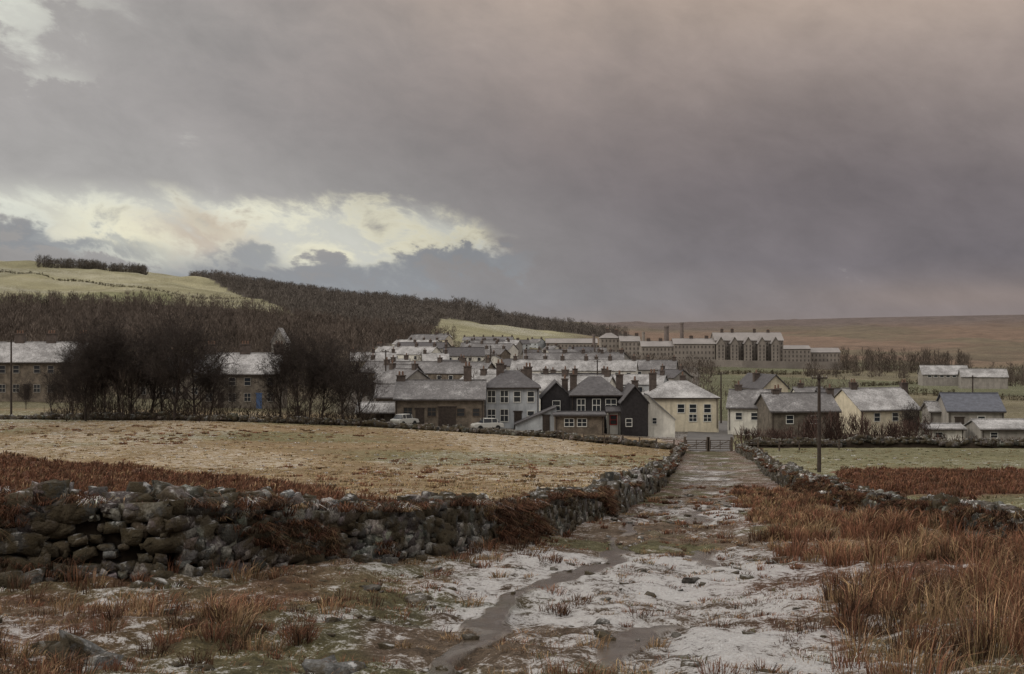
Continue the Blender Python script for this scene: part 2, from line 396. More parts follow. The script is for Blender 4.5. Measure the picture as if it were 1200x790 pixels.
drywall('dry_stone_wall',[tuple(p) for p in WR[4:]],HR,.34,.7,.2,.9)
def pd(*pp): return [(W(p,d),d) for p,d in pp]
drywall('field_wall',pd((-40,176),(120,172),(250,171),(400,170),(520,168),(640,165),(700,160),(790,152)),.6,.45,.7,.35,.7)
drywall('field_wall',pd((875,158),(950,160),(1050,162),(1250,162)),.9,.45,.7,.3,.7)
n=260; ry=9.5+45*rng.random(n)**1.5; rx=cen(ry)+rng.normal(0,1,n)*hw(ry)*.9
s=rng.gamma(2,.026,n)+.03; P=np.stack([rx,ry,tz(rx,ry)+s*.05],1)
stones(P,np.stack([s*1.3,s,s*.5],1),rng.uniform(0,6,n),'track_stones',M['dry'],rng.uniform(.05,.14,n)[:,None]*np.array([[1,.93,.84]]))
n=34; rx=rng.uniform(-12,3,n); ry=wall_y(rx)-rng.uniform(.4,1.3,n); s=rng.uniform(.1,.28,n); P=np.stack([rx,ry,tz(rx,ry)+s*.05],1)
stones(P,np.stack([s*1.3,s,s*.8],1),rng.uniform(0,6,n),'fallen_wall_stones',M['dry'],rng.uniform(.04,.1,n)[:,None]*np.array([[1,.95,.88]]))
P=np.array([(-3.75,12.4,0),(-3.5,12.2,0),(-4.1,12.6,0),(-1.6,12.1,0),(-1.35,12.0,0)]); P[:,2]=tz(P[:,0],P[:,1])
stones(P,np.array([(.45,.35,.22),(.25,.25,.15),(.3,.3,.15),(.4,.25,.16),(.25,.22,.12)]),rng.uniform(0,6,5),'moorstone_boulders',M['dry'],np.full((5,3),.10))
# ------------------------------------------------------------------ grass
def grass(name,tx,ty,h,rad,nb,col,width,zoff=None,lean=.5,colvar=.25,droop=0):
    n=len(tx); tzv=tz(tx,ty) if zoff is None else zoff
    R=np.repeat(np.arange(n),nb); m_=len(R)
    a=rng.uniform(0,2*np.pi,m_); r=rad[R]*np.sqrt(rng.random(m_))
    bx=tx[R]+np.cos(a)*r*.6; by=ty[R]+np.sin(a)*r*.6; bz=tzv[R]-.04
    H=h[R]*rng.uniform(.45,1.1,m_); ln=H*rng.uniform(.1,1,m_)*lean
    wdx=.12*H
    a2=a+rng.normal(0,.6,m_); dx=np.cos(a2)*ln+wdx; dy=np.sin(a2)*ln
    w=width[R]*rng.uniform(.6,1.3,m_); fa=rng.uniform(-.9,.9,m_); wx=np.cos(fa)*w/2; wy=np.sin(fa)*w/2
    v=np.zeros((m_,5,3))
    v[:,0]=np.stack([bx-wx,by-wy,bz],1); v[:,1]=np.stack([bx+wx,by+wy,bz],1)
    mx,my,mz=bx+dx*.35,by+dy*.35,bz+H*.62
    v[:,2]=np.stack([mx+wx*.8,my+wy*.8,mz],1); v[:,3]=np.stack([mx-wx*.8,my-wy*.8,mz],1)
    v[:,4]=np.stack([bx+dx*(1+droop),by+dy*(1+droop),bz+H*(1-.35*ln/np.maximum(H,1e-3)-droop)],1)
    i0=5*np.arange(m_)
    q=np.stack([i0,i0+1,i0+2,i0+3],1); t=np.stack([i0+3,i0+2,i0+4],1)
    c=col[R]*(1+rng.normal(0,colvar,(m_,1)))*(1+rng.normal(0,.05,(m_,3)))
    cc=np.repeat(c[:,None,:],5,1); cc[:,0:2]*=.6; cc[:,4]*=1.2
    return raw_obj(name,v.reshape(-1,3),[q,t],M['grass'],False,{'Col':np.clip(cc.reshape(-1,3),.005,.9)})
RUS=np.array([.150,.074,.046]); TAW=np.array([.225,.15,.088]); OCH=np.array([.32,.245,.14]); DRK=np.array([.07,.04,.026]); OLV=np.array([.10,.092,.045]); FRO=np.array([.44,.43,.42])
def pick(n,ws,colz):
    i=rng.choice(len(colz),n,p=ws); return np.array(colz)[i]*rng.uniform(.75,1.2,(n,1))
def scat(n,x0,x1,y0,y1,pw=1.0):
    return rng.uniform(x0,x1,n),y0+(y1-y0)*rng.random(n)**pw
tx,ty=scat(5200,-2,10,8.5,60,1.25)
k_=(tx>cen(ty)+hw(ty)*(.85+.5*fbm(tx*.5,ty*.5,99,3)))&(tx<np.interp(ty,WR[:,1],WR[:,0])-.2)
k_&=fbm(tx*.55,ty*.55,101,3)>np.interp(ty,[9,30],[.43,.45])
k_&=~((ty<13.5)&(tx<3.4)&(rng.random(len(tx))<.7))
tx,ty=tx[k_],ty[k_]; n=len(tx); hh=rng.uniform(.25,.8,n)*np.interp(tx-cen(ty),[1.5,4.5],[.5,1.0])*np.interp(ty,[9,30,60],[1,.8,.65])
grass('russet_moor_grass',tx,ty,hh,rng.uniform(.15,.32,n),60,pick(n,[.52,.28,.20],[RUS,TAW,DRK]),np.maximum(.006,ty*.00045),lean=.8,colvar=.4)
tx,ty=scat(4600,-12,13,8,60,1.5)
k_=(tx<cen(ty)-hw(ty)*(.8+.5*fbm(tx*.5,ty*.5,98,3)))&(~in_field(tx,ty+.35))
dwall=wall_y(tx)-ty
k_&=(fbm(tx*.45,ty*.45,102,3)>np.interp(dwall,[.5,2.5,5],[.32,.44,.52]))
tx,ty=tx[k_],ty[k_]; n=len(tx); dw=wall_y(tx)-ty
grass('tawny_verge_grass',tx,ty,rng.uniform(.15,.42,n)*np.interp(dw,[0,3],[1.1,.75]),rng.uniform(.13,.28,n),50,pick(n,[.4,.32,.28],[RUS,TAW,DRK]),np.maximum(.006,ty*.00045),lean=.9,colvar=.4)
n=8500; ty=8.5+32*rng.random(n)**1.35; tx=rng.uniform(-.42,.42,n)*ty
fx=np.interp(ty,WR[:,1],WR[:,0])
k_=(~in_field(tx,ty+.2))&(tx<fx)&(wetmask(tx,ty)<.15)
ob=np.abs(tx-cen(ty))/hw(ty); k_&=((ob>.9)&(fbm(tx*.6,ty*.6,106,3)>.46))|(fbm(tx*.7,ty*.7,105,3)>.53)
tx,ty=tx[k_],ty[k_]; n=len(tx)
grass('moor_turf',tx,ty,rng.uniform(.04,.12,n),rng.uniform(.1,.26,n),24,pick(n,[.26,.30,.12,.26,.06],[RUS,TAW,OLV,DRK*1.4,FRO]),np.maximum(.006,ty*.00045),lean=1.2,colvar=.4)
n=60; tx=np.concatenate([rng.normal(-2.6,.5,30),rng.normal(-4.6,.6,14),rng.normal(.4,.5,16)]); ty=np.concatenate([rng.normal(13.6,.5,30),rng.normal(12.2,.5,14),rng.normal(10.8,.4,16)])
grass('heather_tussocks',tx,ty,rng.uniform(.12,.34,n),rng.uniform(.12,.3,n),90,pick(n,[.4,.25,.35],[RUS,TAW,DRK]),np.full(n,.006),lean=1.1,colvar=.4)
n=520; ty=10+55*rng.random(n)**1.2; tx=cen(ty)+rng.normal(0,.8,n)*hw(ty); k_=(wetmask(tx,ty)<.1)&(fbm(tx*.5,ty*.4,111,3)>.44); tx,ty=tx[k_],ty[k_]; n=len(tx)
grass('track_tussocks',tx,ty,rng.uniform(.05,.20,n),rng.uniform(.08,.32,n),60,pick(n,[.38,.32,.30],[RUS,TAW,DRK*1.3]),np.maximum(.006,ty*.00045),lean=1.4,colvar=.4)
def walltop(name,pts,hf,n,cols_,rag,thr=.36):
    xx,yy,an=polyl(pts,.05); i=rng.integers(0,len(xx),n); o=rng.normal(0,.2,n)
    tx=xx[i]+np.sin(an[i])*o; ty=yy[i]-np.cos(an[i])*o
    hl_=hf(tx,ty)*hvar(tx,ty,rag)
    msk=fbm(tx*.5,ty*.5,120,3)>thr; tx,ty,hl_=tx[msk],ty[msk],hl_[msk]; n=len(tx)
    grass(name,tx,ty,rng.uniform(.08,.24,n),rng.uniform(.1,.25,n),40,pick(n,[.42,.17,.35,.06],cols_+[FRO]),np.maximum(.007,ty*.0005),zoff=base_z(tx,ty)+hl_*.9,lean=1.3,droop=.4,colvar=.4)
walltop('wall_top_turf',WL[1:8],HL,2100,[RUS*.65,TAW*.65,DRK*.8],.13,.40)
walltop('wall_top_turf',WL[7:],HL,1200,[RUS*.6,TAW*.6,DRK*.8],.2,.38)
walltop('wall_top_turf',WR,HR,2100,[RUS*.6,TAW*.5,DRK*.8],.2,.36)
def wallface(pts,hf,n,off,thr,sc=1):
    xx,yy,an=polyl(pts,.05); i=rng.integers(0,len(xx),n); tx=xx[i];ty=yy[i]; q=rng.uniform(.05,.98,n); hz=q*hf(tx,ty)
    kk=fbm(tx*.8,hz*1.3+ty*.6,130,3)>thr
    tx=tx+np.sin(an[i])*off*(1-.28*q); ty=ty-np.cos(an[i])*off*(1-.28*q); tx,ty,hz=tx[kk],ty[kk],hz[kk]; n=len(tx)
    grass('wall_face_turf',tx,ty,rng.uniform(.08,.22,n)*sc,rng.uniform(.08,.2,n),30,pick(n,[.35,.2,.45],[RUS*.6,TAW*.5,DRK*.8]),np.maximum(.007,ty*.0005),zoff=base_z(tx,ty)+hz,lean=1.3,droop=.55,colvar=.45)
wallface(WL[1:8],HL,3000,.42,.49)
wallface(WR[:5],HR,1300,-.4,.43)
n=17000; ty=20+150*rng.random(n)**1.25; tx=rng.uniform(-.46,.14,n)*ty
k_=in_field(tx,ty-.4); tx,ty=tx[k_],ty[k_]; n=len(tx)
pyv=CY-F*(base_z(tx,ty)-EYE)/ty+(fbm(tx*.12,ty*.12,50,4)-.5)*16; pxv=CX+F*tx/ty
inb=(pyv>np.interp(pxv,[0,300,450,520],[531,563,588,600]))&(pyv<np.interp(pxv,[0,450,520],[577,597,600]))&(pxv<520)
colr=np.where(inb[:,None],pick(n,[.65,.27,.08],[RUS*.75,DRK*1.2,TAW]),pick(n,[.52,.37,.11],[OCH,TAW,FRO]))
hh=np.where(inb,rng.uniform(.25,.5,n),rng.uniform(.05,.17,n))
keep=inb|(rng.random(n)<.62); tx,ty,colr,hh=tx[keep],ty[keep],colr[keep],hh[keep]; n=len(tx)
grass('field_grass',tx,ty,hh,rng.uniform(.2,.5,n),14,colr,np.maximum(.012,ty*.0006),lean=.9,colvar=.35)
n=1100; ty=38+125*rng.random(n)**.8; tx=rng.uniform(-.42,.12,n)*ty; k_=in_field(tx,ty)&(fbm(tx*.035,ty*.02,140,4)>.50); tx,ty=tx[k_],ty[k_]; n=len(tx)
grass('rush_clumps',tx,ty,rng.uniform(.08,.28,n),rng.uniform(.2,1.0,n),40,pick(n,[.6,.4],[TAW*.75,RUS*1.15]),np.maximum(.015,ty*.0006),lean=1.0,colvar=.4)
n=6500; ty=26+130*rng.random(n)**1.1; tx=np.interp(ty,WR[:,1],WR[:,0])+.6+rng.random(n)*ty*.38
pyv=CY-F*(base_z(tx,ty)-EYE)/ty+(fbm(tx*.12,ty*.12,50,4)-.5)*16; pxv=CX+F*tx/ty
inb=(pyv>549)&(pyv<582)&(pxv>985); keep=inb|(rng.random(n)<.4); tx,ty,inb=tx[keep],ty[keep],inb[keep]; n=len(tx)
colr=np.where(inb[:,None],pick(n,[.7,.3],[RUS*.85,DRK*1.3]),pick(n,[.55,.35,.10],[OCH*.6,OLV,FRO]))
grass('right_field_grass',tx,ty,np.where(inb,rng.uniform(.2,.5,n),rng.uniform(.06,.16,n)),rng.uniform(.25,.6,n),16,colr,np.maximum(.015,ty*.0006),lean=.9,colvar=.35)
# ------------------------------------------------------------------ twig masses
def twigs(name,tx,ty,h,rad,K,w,col,low=.25,parent=None,Lm=1.0):
    n=len(tx); R=np.repeat(np.arange(n),K); m_=len(R); zb=base_z(tx,ty)+micro(tx,ty)
    a=rng.uniform(0,2*np.pi,m_); rr=np.sqrt(rng.random(m_)); f=rng.random(m_)
    prof=np.sqrt(np.clip(1-((f-.45)/.58)**2,0.02,1))
    R0=rad[R]*rr*prof; hz=h[R]*(low+(1-low)*f)
    ex=tx[R]+np.cos(a)*R0; ey=ty[R]+np.sin(a)*R0; ez=zb[R]+hz
    L=h[R]*rng.uniform(.10,.30,m_)*Lm; out=rr*.6+rng.normal(0,.2,m_)
    bx=ex-np.cos(a)*L*out; by=ey-np.sin(a)*L*out; bz=ez-L*.85
    fa=rng.uniform(-1.2,1.2,m_); ww=w*rng.uniform(.4,1.4,m_); wx=np.cos(fa)*ww; wy=np.sin(fa)*ww
    v=np.stack([np.stack([bx-wx,by-wy,bz],1),np.stack([bx+wx,by+wy,bz+wx*.3],1),np.stack([ex,ey,ez],1)],1)
    tw=min(w*1.5,.25)
    tv=np.stack([np.stack([tx-tw,ty,zb-.3],1),np.stack([tx+tw,ty,zb-.3],1),np.stack([tx,ty,zb+h*.7],1)],1)
    v=np.concatenate([v,tv]); m2=len(v)
    c=np.concatenate([col[R]*(1+rng.normal(0,.22,(m_,1))),col*.7])
    return raw_obj(name,v.reshape(-1,3),np.arange(m2*3).reshape(-1,3),M['twig'],False,{'Col':np.clip(np.repeat(c,3,0),.004,.9)},parent)
BR=np.array([.075,.058,.046]); 
def wcol(n,base=BR,v=.2): return base[None]*(1+rng.normal(0,v,(n,1)))
px=rng.uniform(222,735,9000); d=rng.uniform(880,1580,9000); k_=(d>ridge_dmin(px)+rng.normal(0,8,9000)); k_&=rng.random(9000)<d/1500*.75
k_&=~((px>690)&(rng.random(9000)<.5)); px,d=px[k_],d[k_]; n=len(px)
hgt=rng.uniform(7,11,n)*(1+.4*((px>530)&(px<580)))*np.interp(px,[225,330],[.8,1])
twigs('distant_woodland',W(px,d),d,hgt,rng.uniform(4,6,n),55,.21,wcol(n,np.array([.105,.092,.082]),.2),.05)  # twig colour lightened to paint in aerial haze
px=rng.uniform(-300,540,4200); d=rng.uniform(540,970,4200); k_=px<np.interp(d,[540,970],[400,545])+rng.normal(0,10,4200); px,d=px[k_],d[k_]; n=len(px)
twigs('lower_woodland',W(px,d),d,rng.uniform(7,12,n),rng.uniform(3,5,n),65,.125,wcol(n,np.array([.088,.071,.06]),.25),.1)
px=np.concatenate([rng.uniform(45,105,110),rng.uniform(100,172,160)]); d=rng.uniform(1400,1440,270); 
twigs('hilltop_tree_clump',W(px,d),d,rng.uniform(7,11,270)*1.05,rng.uniform(3,5,270),50,.2,wcol(270,np.array([.08,.07,.06])),.15)
def clump(name,px0,px1,d0,d1,n,h0,h1,w=.1,K=120,base=np.array([.085,.069,.058])):
    px=rng.uniform(px0,px1,n); d=rng.uniform(d0,d1,n)
    return twigs(name,W(px,d),d,rng.uniform(h0,h1,n),rng.uniform(2.5,4.5,n),K,w,wcol(n,base),.12)
clump('prison_road_trees',985,1135,700,780,85,7,13.5)
clump('prison_road_trees',940,1060,560,640,22,3,8)
clump('hedgerow_trees',1160,1260,520,600,40,5,9)
clump('valley_trees',690,840,420,640,70,4,8,.08)
clump('valley_trees',240,430,330,520,90,6,10,.08)
clump('valley_trees',-150,90,330,520,90,6,10,.08)
clump('garden_trees',430,700,260,700,80,4,7,.06)
clump('garden_trees',700,1000,240,420,60,3,6,.06)
def hedge(name,pts,h,w,step=.8,K=40,tw=.05,base=np.array([.07,.045,.035])):
    xx,yy,an=polyl(pts,step); xx=xx+rng.normal(0,w/3,len(xx)); yy=yy+rng.normal(0,w/3,len(yy)); n=len(xx)
    hh=h*(.5+1.0*vnoise(xx*.25,yy*.25,150))
    return twigs(name,xx,yy,hh,np.full(n,w*.8),K,tw,wcol(n,base,.3),.02,Lm=1.6)
hedge('field_hedge',pd((870,163),(960,166),(1090,168)),3.2,1.8,.4,90,.04,np.array([.065,.042,.036]))
hedge('field_hedge',pd((1085,166),(1250,166)),1.3,1.2,.6,50,.04,np.array([.07,.045,.036]))
hedge('field_hedge',pd((60,185),(240,184),(330,180),(440,178)),1.8,1.4,.6,60,.04,np.array([.06,.048,.036]))
hedge('hill_hedge',[hit(-60,312),hit(0,319),hit(60,327),hit(120,336),hit(200,345),hit(330,353)],2,2,3,26,.3,np.array([.07,.06,.04]))
hedge('hill_hedge',[hit(-60,348),hit(60,352),hit(160,356)],2,2,3,26,.3,np.array([.07,.06,.04]))
for a_ in ((840,440,1010,437),(1010,452,1210,446),(860,455,990,458),(1060,462,1210,470),(930,428,1200,431)):
    hedge('pasture_hedge',[hit(a_[0],a_[1]),hit(a_[2],a_[3])],1.8,1.6,1.5,30,.12,np.array([.07,.06,.04]))
# ------------------------------------------------------------------ detailed bare trees
def bare_tree(seed,h=12,spread=1.0,dens=1.0,trunk=.45):
    r=random.Random(seed); segs=[]
    def rv(): return Vector((r.gauss(0,1),r.gauss(0,1),r.gauss(0,1)))
    def br(p,d,L,rad,lv):
        ns=[5,5,3,2,2,1][lv]; 
        nch=[0,1.8,1.8,2.0*dens,2.4*dens,0][lv]
        for i in range(ns):
            d=(d+rv()*[.06,.13,.18,.22,.24,.2][lv]+Vector((0,0,[.05,.10,.07,.05,.03,0][lv]))).normalized()
            q=p+d*L/ns; r1=rad*(1-.55*(i+1)/ns); segs.append((p,q,rad*(1-.55*i/ns),r1)); p=q
            if lv==0:
                if i>=1:
                    for c in range(3): child(p,d,h*r.uniform(.28,.46),r1*.5,1,r.uniform(.45,1.0)*spread)
            elif lv<5 and (lv>1 or i>0):
                kk=int(nch)+(1 if r.random()<nch%1 else 0)
                for c in range(kk): child(p,d,L*r.uniform(.4,.62),r1*.6,lv+1,r.uniform(.35,.9))
        if lv==0:
            for c in range(3): child(p,d,h*r.uniform(.38,.5),r1*.85,1,r.uniform(.08,.4))
    def child(p,d,L,rad,lv,ang):
        ax=d.cross(rv()); ax.normalize(); dd=d*math.cos(ang)+ax*math.sin(ang)
        br(p,dd.normalized(),L,max(rad,.013),lv)
    br(Vector((0,0,-.4)),Vector((0,0,1)),h*trunk,h*.022,0)
    A=np.array([[*s[0],*s[1],s[2],s[3]] for s in segs])
    p=A[:,:3]; q=A[:,3:6]; d=q-p; L=np.linalg.norm(d,axis=1,keepdims=True); d/=np.maximum(L,1e-6)
    up=np.where(np.abs(d[:,2:3])>.9,np.array([[1.,0,0]]),np.array([[0,0,1.]])); u=np.cross(d,up); u/=np.linalg.norm(u,axis=1,keepdims=True); w=np.cross(d,u)
    K=3; vs=np.zeros((len(A),2*K,3))
    for i in range(K):
        a=2*np.pi*i/K; o=u*math.cos(a)+w*math.sin(a)
        vs[:,i]=p+o*A[:,6:7]; vs[:,K+i]=q+o*A[:,7:8]
    b0=(2*K*np.arange(len(A)))[:,None]
    fs=np.concatenate([b0+np.array([[i,(i+1)%K,K+(i+1)%K,K+i]]) for i in range(K)])
    vs=vs.reshape(-1,3); top=vs[:,2].max(); vs*=h/top
    me=raw_obj('bare_tree',vs,fs,M['bark'],True)
    data=me.data; bpy.data.objects.remove(me); return data
TM=[bare_tree(1,12,1.0,1.0),bare_tree(2,12,1.15,1.0,.38),bare_tree(3,12,.8,1.25,.55),bare_tree(4,12,1.1,.9,.4)]
def tree(px,d,py_top,k_,sx=1.0):
    x_=W(px,d); zb=float(base_z(np.array([x_]),np.array([d]))[0]); top=EYE-(py_top-CY)/F*d; s=(top-zb)/12
    o=bpy.data.objects.new('bare_tree',TM[k_]); o.location=(x_,d,zb); o.scale=(s*sx,s*sx,s); o.rotation_euler=(0,0,random.uniform(0,6)); scene.collection.objects.link(o)
for a_ in [(86,176,386,2,.9),(100,170,374,2,.95),(108,180,366,2,.95),(122,172,360,2,.95),(140,174,370,2,.95),(155,177,382,0,.9),(176,176,360,1,.95),(190,180,374,0,.9),(204,171,354,0,1.0),(228,175,368,3,.95),(246,180,390,1,.9),
          (328,176,380,2,.9),(350,174,374,0,.95),(362,180,388,2,.9),(376,177,378,1,.95),(402,173,384,3,1.0),(422,180,400,0,.9),(1072,172,462,1,.9),(1066,173,470,0,.8),(60,190,425,1,.9),(310,230,420,0,.9),(438,215,425,3,.8),(30,200,440,0,.8),(272,205,440,3,.8)]:
    tree(*a_)
clump('scrub_under_trees',78,160,168,180,30,4,8,.028,120,np.array([.042,.033,.028]))
clump('scrub_under_trees',160,250,168,180,20,1.5,4,.028,110,np.array([.05,.038,.032]))
clump('scrub_under_trees',322,425,168,180,26,2,6,.028,110,np.array([.046,.036,.03]))
# ------------------------------------------------------------------ buildings
def zpy(py,d): return EYE-(py-CY)/F*d
def gz(x_,y_): return float(base_z(np.array([x_]),np.array([y_]))[0])
def building(name,w,dep,he,hr,loc,yaw=0,roof='x',wall='stone',rf='roof',ch=(),wins=(),doors=(),frame='frame',below=2.0,ov=.25,far=False,glass='glass'):
    root=empty(name,loc,yaw)
    a=w/2; mb=MB()
    mb.box(-a,a,0,dep,-below,he)
    r=MB(); t=.14
    if roof=='x':
        mb.add([(-a,0,he),(-a,dep,he),(-a,dep/2,hr-.05)],[(0,1,2)]); mb.add([(a,0,he),(a,dep,he),(a,dep/2,hr-.05)],[(0,2,1)])
        sl=(hr-he)/(dep/2); e=he-ov*sl
        for s in (0,1):
            y0=-ov if s==0 else dep+ov; ym=dep/2
            vs=[(-a-ov,y0,e+.03),(a+ov,y0,e+.03),(a+ov,ym,hr+.03),(-a-ov,ym,hr+.03)]; vs+=[(v[0],v[1],v[2]+t) for v in vs]
            r.add(vs,[(0,3,2,1),(4,5,6,7),(0,1,5,4),(1,2,6,5),(2,3,7,6),(3,0,4,7)])
        r.box(-a-ov-.01,a+ov+.01,dep/2-.12,dep/2+.12,hr+.1,hr+.26)
    elif roof=='y':
        mb.add([(-a,0,he),(a,0,he),(0,0,hr-.05)],[(0,1,2)]); mb.add([(-a,dep,he),(a,dep,he),(0,dep,hr-.05)],[(0,2,1)])
        sl=(hr-he)/a; e=he-ov*sl
        for s in (-1,1):
            vs=[(s*(a+ov),-ov,e+.03),(s*(a+ov),dep+ov,e+.03),(0,dep+ov,hr+.03),(0,-ov,hr+.03)]; vs+=[(v[0],v[1],v[2]+t) for v in vs]
            r.add(vs,[(0,3,2,1),(4,5,6,7),(0,1,5,4),(1,2,6,5),(2,3,7,6),(3,0,4,7)])
    elif roof=='hip':
        q=min(a*.75,dep/2); A_=a+ov; y0,y1=-ov,dep+ov; e=he
        vs=[(-A_,y0,e),(A_,y0,e),(A_,y1,e),(-A_,y1,e),(-a+q,dep/2,hr),(a-q,dep/2,hr)]
        r.add(vs,[(0,1,5,4),(1,2,5),(2,3,4,5),(3,0,4),(3,2,1,0)]); r.box(-A_,A_,y0,y1,e-.18,e-.004)
    elif roof in('leanR','leanL'):
        s=1 if roof=='leanR' else -1
        mb.add([(-a*s,0,he),(a*s,0,he),(-a*s,0,hr)],[(0,1,2)]); mb.add([(-a*s,dep,he),(a*s,dep,he),(-a*s,dep,hr)],[(0,2,1)]); mb.add([(-a*s,0,he),(-a*s,dep,he),(-a*s,dep,hr),(-a*s,0,hr)],[(0,1,2,3)])
        vs=[(-a*s,-ov,hr+.03),(a*s*1.05,-ov,he-.05),(a*s*1.05,dep,he-.05),(-a*s,dep,hr+.03)]; vs+=[(v[0],v[1],v[2]+t) for v in vs]
        r.add(vs,[(0,3,2,1),(4,5,6,7),(0,1,5,4),(1,2,6,5),(2,3,7,6),(3,0,4,7)])
    mb.obj('walls',M[wall],root); r.obj('roof',M[rf],root)
    if not far and roof in('x','hip'):
        g_=MB(); ge=he-(.25*(hr-he)/(dep/2) if roof=='x' else .05); g_.box(-a-.2,a+.2,-ov-.14,-ov-.02,ge-.1,ge+.02)
        for s in (-a+.15,a-.25): g_.box(s,s+.09,-.12,-.03,-.5,ge-.1)
        g_.obj('gutter',M['darkwood'],root)
    if ch:
        c=MB(); p=MB()
        for (cx_0,cy_0,top,cw) in ch:
            c.box(cx_0-cw/2,cx_0+cw/2,cy_0-.35,cy_0+.35,he*.9,top); c.box(cx_0-cw/2-.08,cx_0+cw/2+.08,cy_0-.43,cy_0+.43,top+.002,top+.16)
            np_=max(1,int(cw/.5))
            for i in range(np_):
                p.cyl((cx_0+(i-(np_-1)/2)*.42,cy_0,top+.165),.14,.5,8,'z',.11)
        c.obj('chimney_stack',M['brick'],root); p.obj('chimney_pots',M['pot'],root)
    if wins:
        gl=MB(); fr=MB()
        for (x_,z_,ww,wh) in wins:
            gl.box(x_-ww/2,x_+ww/2,-.03,.05,z_,z_+wh)
            f=.07
            fr.box(x_-ww/2-f,x_+ww/2+f,-.08,.06,z_-f*1.3,z_-.002); fr.box(x_-ww/2-f,x_+ww/2+f,-.08,.06,z_+wh+.002,z_+wh+f)
            fr.box(x_-ww/2-f,x_-ww/2-.002,-.075,.06,z_,z_+wh); fr.box(x_+ww/2+.002,x_+ww/2+f,-.075,.06,z_,z_+wh)
            if not far:
                fr.box(x_-ww/2,x_+ww/2,-.06,-.034,z_+wh*.47,z_+wh*.53)
                if ww>.9: fr.box(x_-.03,x_+.03,-.062,-.034,z_+.01,z_+wh*.468); fr.box(x_-.03,x_+.03,-.062,-.034,z_+wh*.532,z_+wh-.01)
        gl.obj('window_panes',M[glass],root); fr.obj('window_frames',M[frame],root)
    if doors:
        for (x_,ww,wh,mt) in doors:
            dmb=MB(); dmb.box(x_-ww/2,x_+ww/2,-.05,.05,-.3,wh); dmb.box(x_-ww/2-.1,x_+ww/2+.1,-.09,.06,wh+.002,wh+.15); dmb.obj('door',M[mt],root)
    return root
def bpx(name,p1,p2,d,eave,ridge,dep=8,base=None,**k):
    xm=(W(p1,d)+W(p2,d))/2; w=W(p2,d)-W(p1,d); zb=gz(xm,d) if base is None else zpy(base,d)
    he=zpy(eave,d)-zb; hr=zpy(ridge,d+(dep/2 if k.get('roof','x') in('x','hip') else 0))-zb
    ch=[]
    for c in k.pop('chpx',()):
        yo=c[3]*dep if len(c)>3 else dep/2
        ch.append((W(c[0],d+yo)-xm,yo,zpy(c[1],d+yo)-zb,c[2]))
    wn=[]
    for c in k.pop('wpx',()):
        wn.append((W(c[0],d)-xm,zpy(c[1],d)-zb-c[3],c[2],c[3]))
    dr=[(W(c[0],d)-xm,c[1],c[2],c[3]) for c in k.pop('dpx',())]
    return building(name,w,dep,he,hr,(xm,d,zb),wall=k.pop('wall','stone'),rf=k.pop('rf','roof'),ch=ch,wins=wn,doors=dr,**k)
bpx('stone_barn',463,567,178,468,447,9,498,wall='stone2',rf='roof',chpx=[(470,441,1.1),(548,430,1.0)],wpx=[(478,478,1.0,1.0),(506,478,1.0,1.0),(540,479,.9,.9),(558,479,.8,.9)],dpx=[(492,1.1,2.0,'darkwood'),(524,2.2,2.2,'darkwood')],frame='wood')
bpx('stone_shed',418,462,184,484,473,6,498,wall='stone',rf='roof3',dpx=[(440,2.2,1.3,'darkwood')])
bpx('stone_cottage',440,475,196,466,452,7,490,wall='stone',rf='roof',wpx=[(452,472,1,1)])
bpx('pale_blue_house',567,632,182,454,434,9,502,wall='pale',rf='roof2',roof='hip',chpx=[(586,427,1.0,.45),(619,431,1.0,.45)],
    wpx=[(576,458,.95,1.5),(591,458,.95,1.5),(606,459,.8,1.3),(622,459,.8,1.3),(576,480,.95,1.5),(591,480,.95,1.5),(622,482,.8,1.2)],dpx=[(607,1.0,2.1,'darkwood')])
bpx('lean_to_outhouse',604,652,178,498,478,5,503,wall='pale',rf='roof2',roof='leanL',dpx=[(640,.9,1.7,'darkwood')])
bpx('slate_gabled_house',635,670,183,466,448,9,506,wall='black',rf='roof2',roof='y',wpx=[(652,470,.9,1.2)],chpx=[(662,445,.8,.6)])
bpx('slate_hung_house',669,730,182,463,441,9,508,wall='black',rf='roof2',roof='hip',chpx=[(672,440,.9),(726,440,.9)],
    wpx=[(681,468,.95,1.5),(699,468,.95,1.5),(716,468,1.3,1.3),(716,488,1.1,1.4)],dpx=[])
bpx('red_window_porch',712,727,180.5,482,478,1.5,508,wall='white',rf='roof2',wpx=[(719,487,.8,1.1)],frame='red',dpx=[])
bpx('stone_extension',650,708,176,487,484,5,509,wall='stone2',rf='roof2',wpx=[(667,491,1.1,.9),(682,491,1.1,.9)])
bpx('black_gabled_house',729,759,178,471,453,10,511,wall='black',rf='roof2',roof='y',wpx=[(737,491,.7,.9)],chpx=[(744,447,.8,.7)])
bpx('white_lean_to',759.5,791,179,492,464,6,512,wall='white',rf='roof3',roof='leanR',wpx=[(767,490,.5,.7)])
bpx('cream_house',757,842,196,466,446,10,498,wall='cream',rf='roof3',roof='hip',chpx=[(765,438,1),(800,441,.8,.7)],wpx=[(798,474,.9,1.1),(812,474,.9,1.1),(829,474,.9,1.1),(812,486,1.0,.9),(829,486,1.0,.9)])
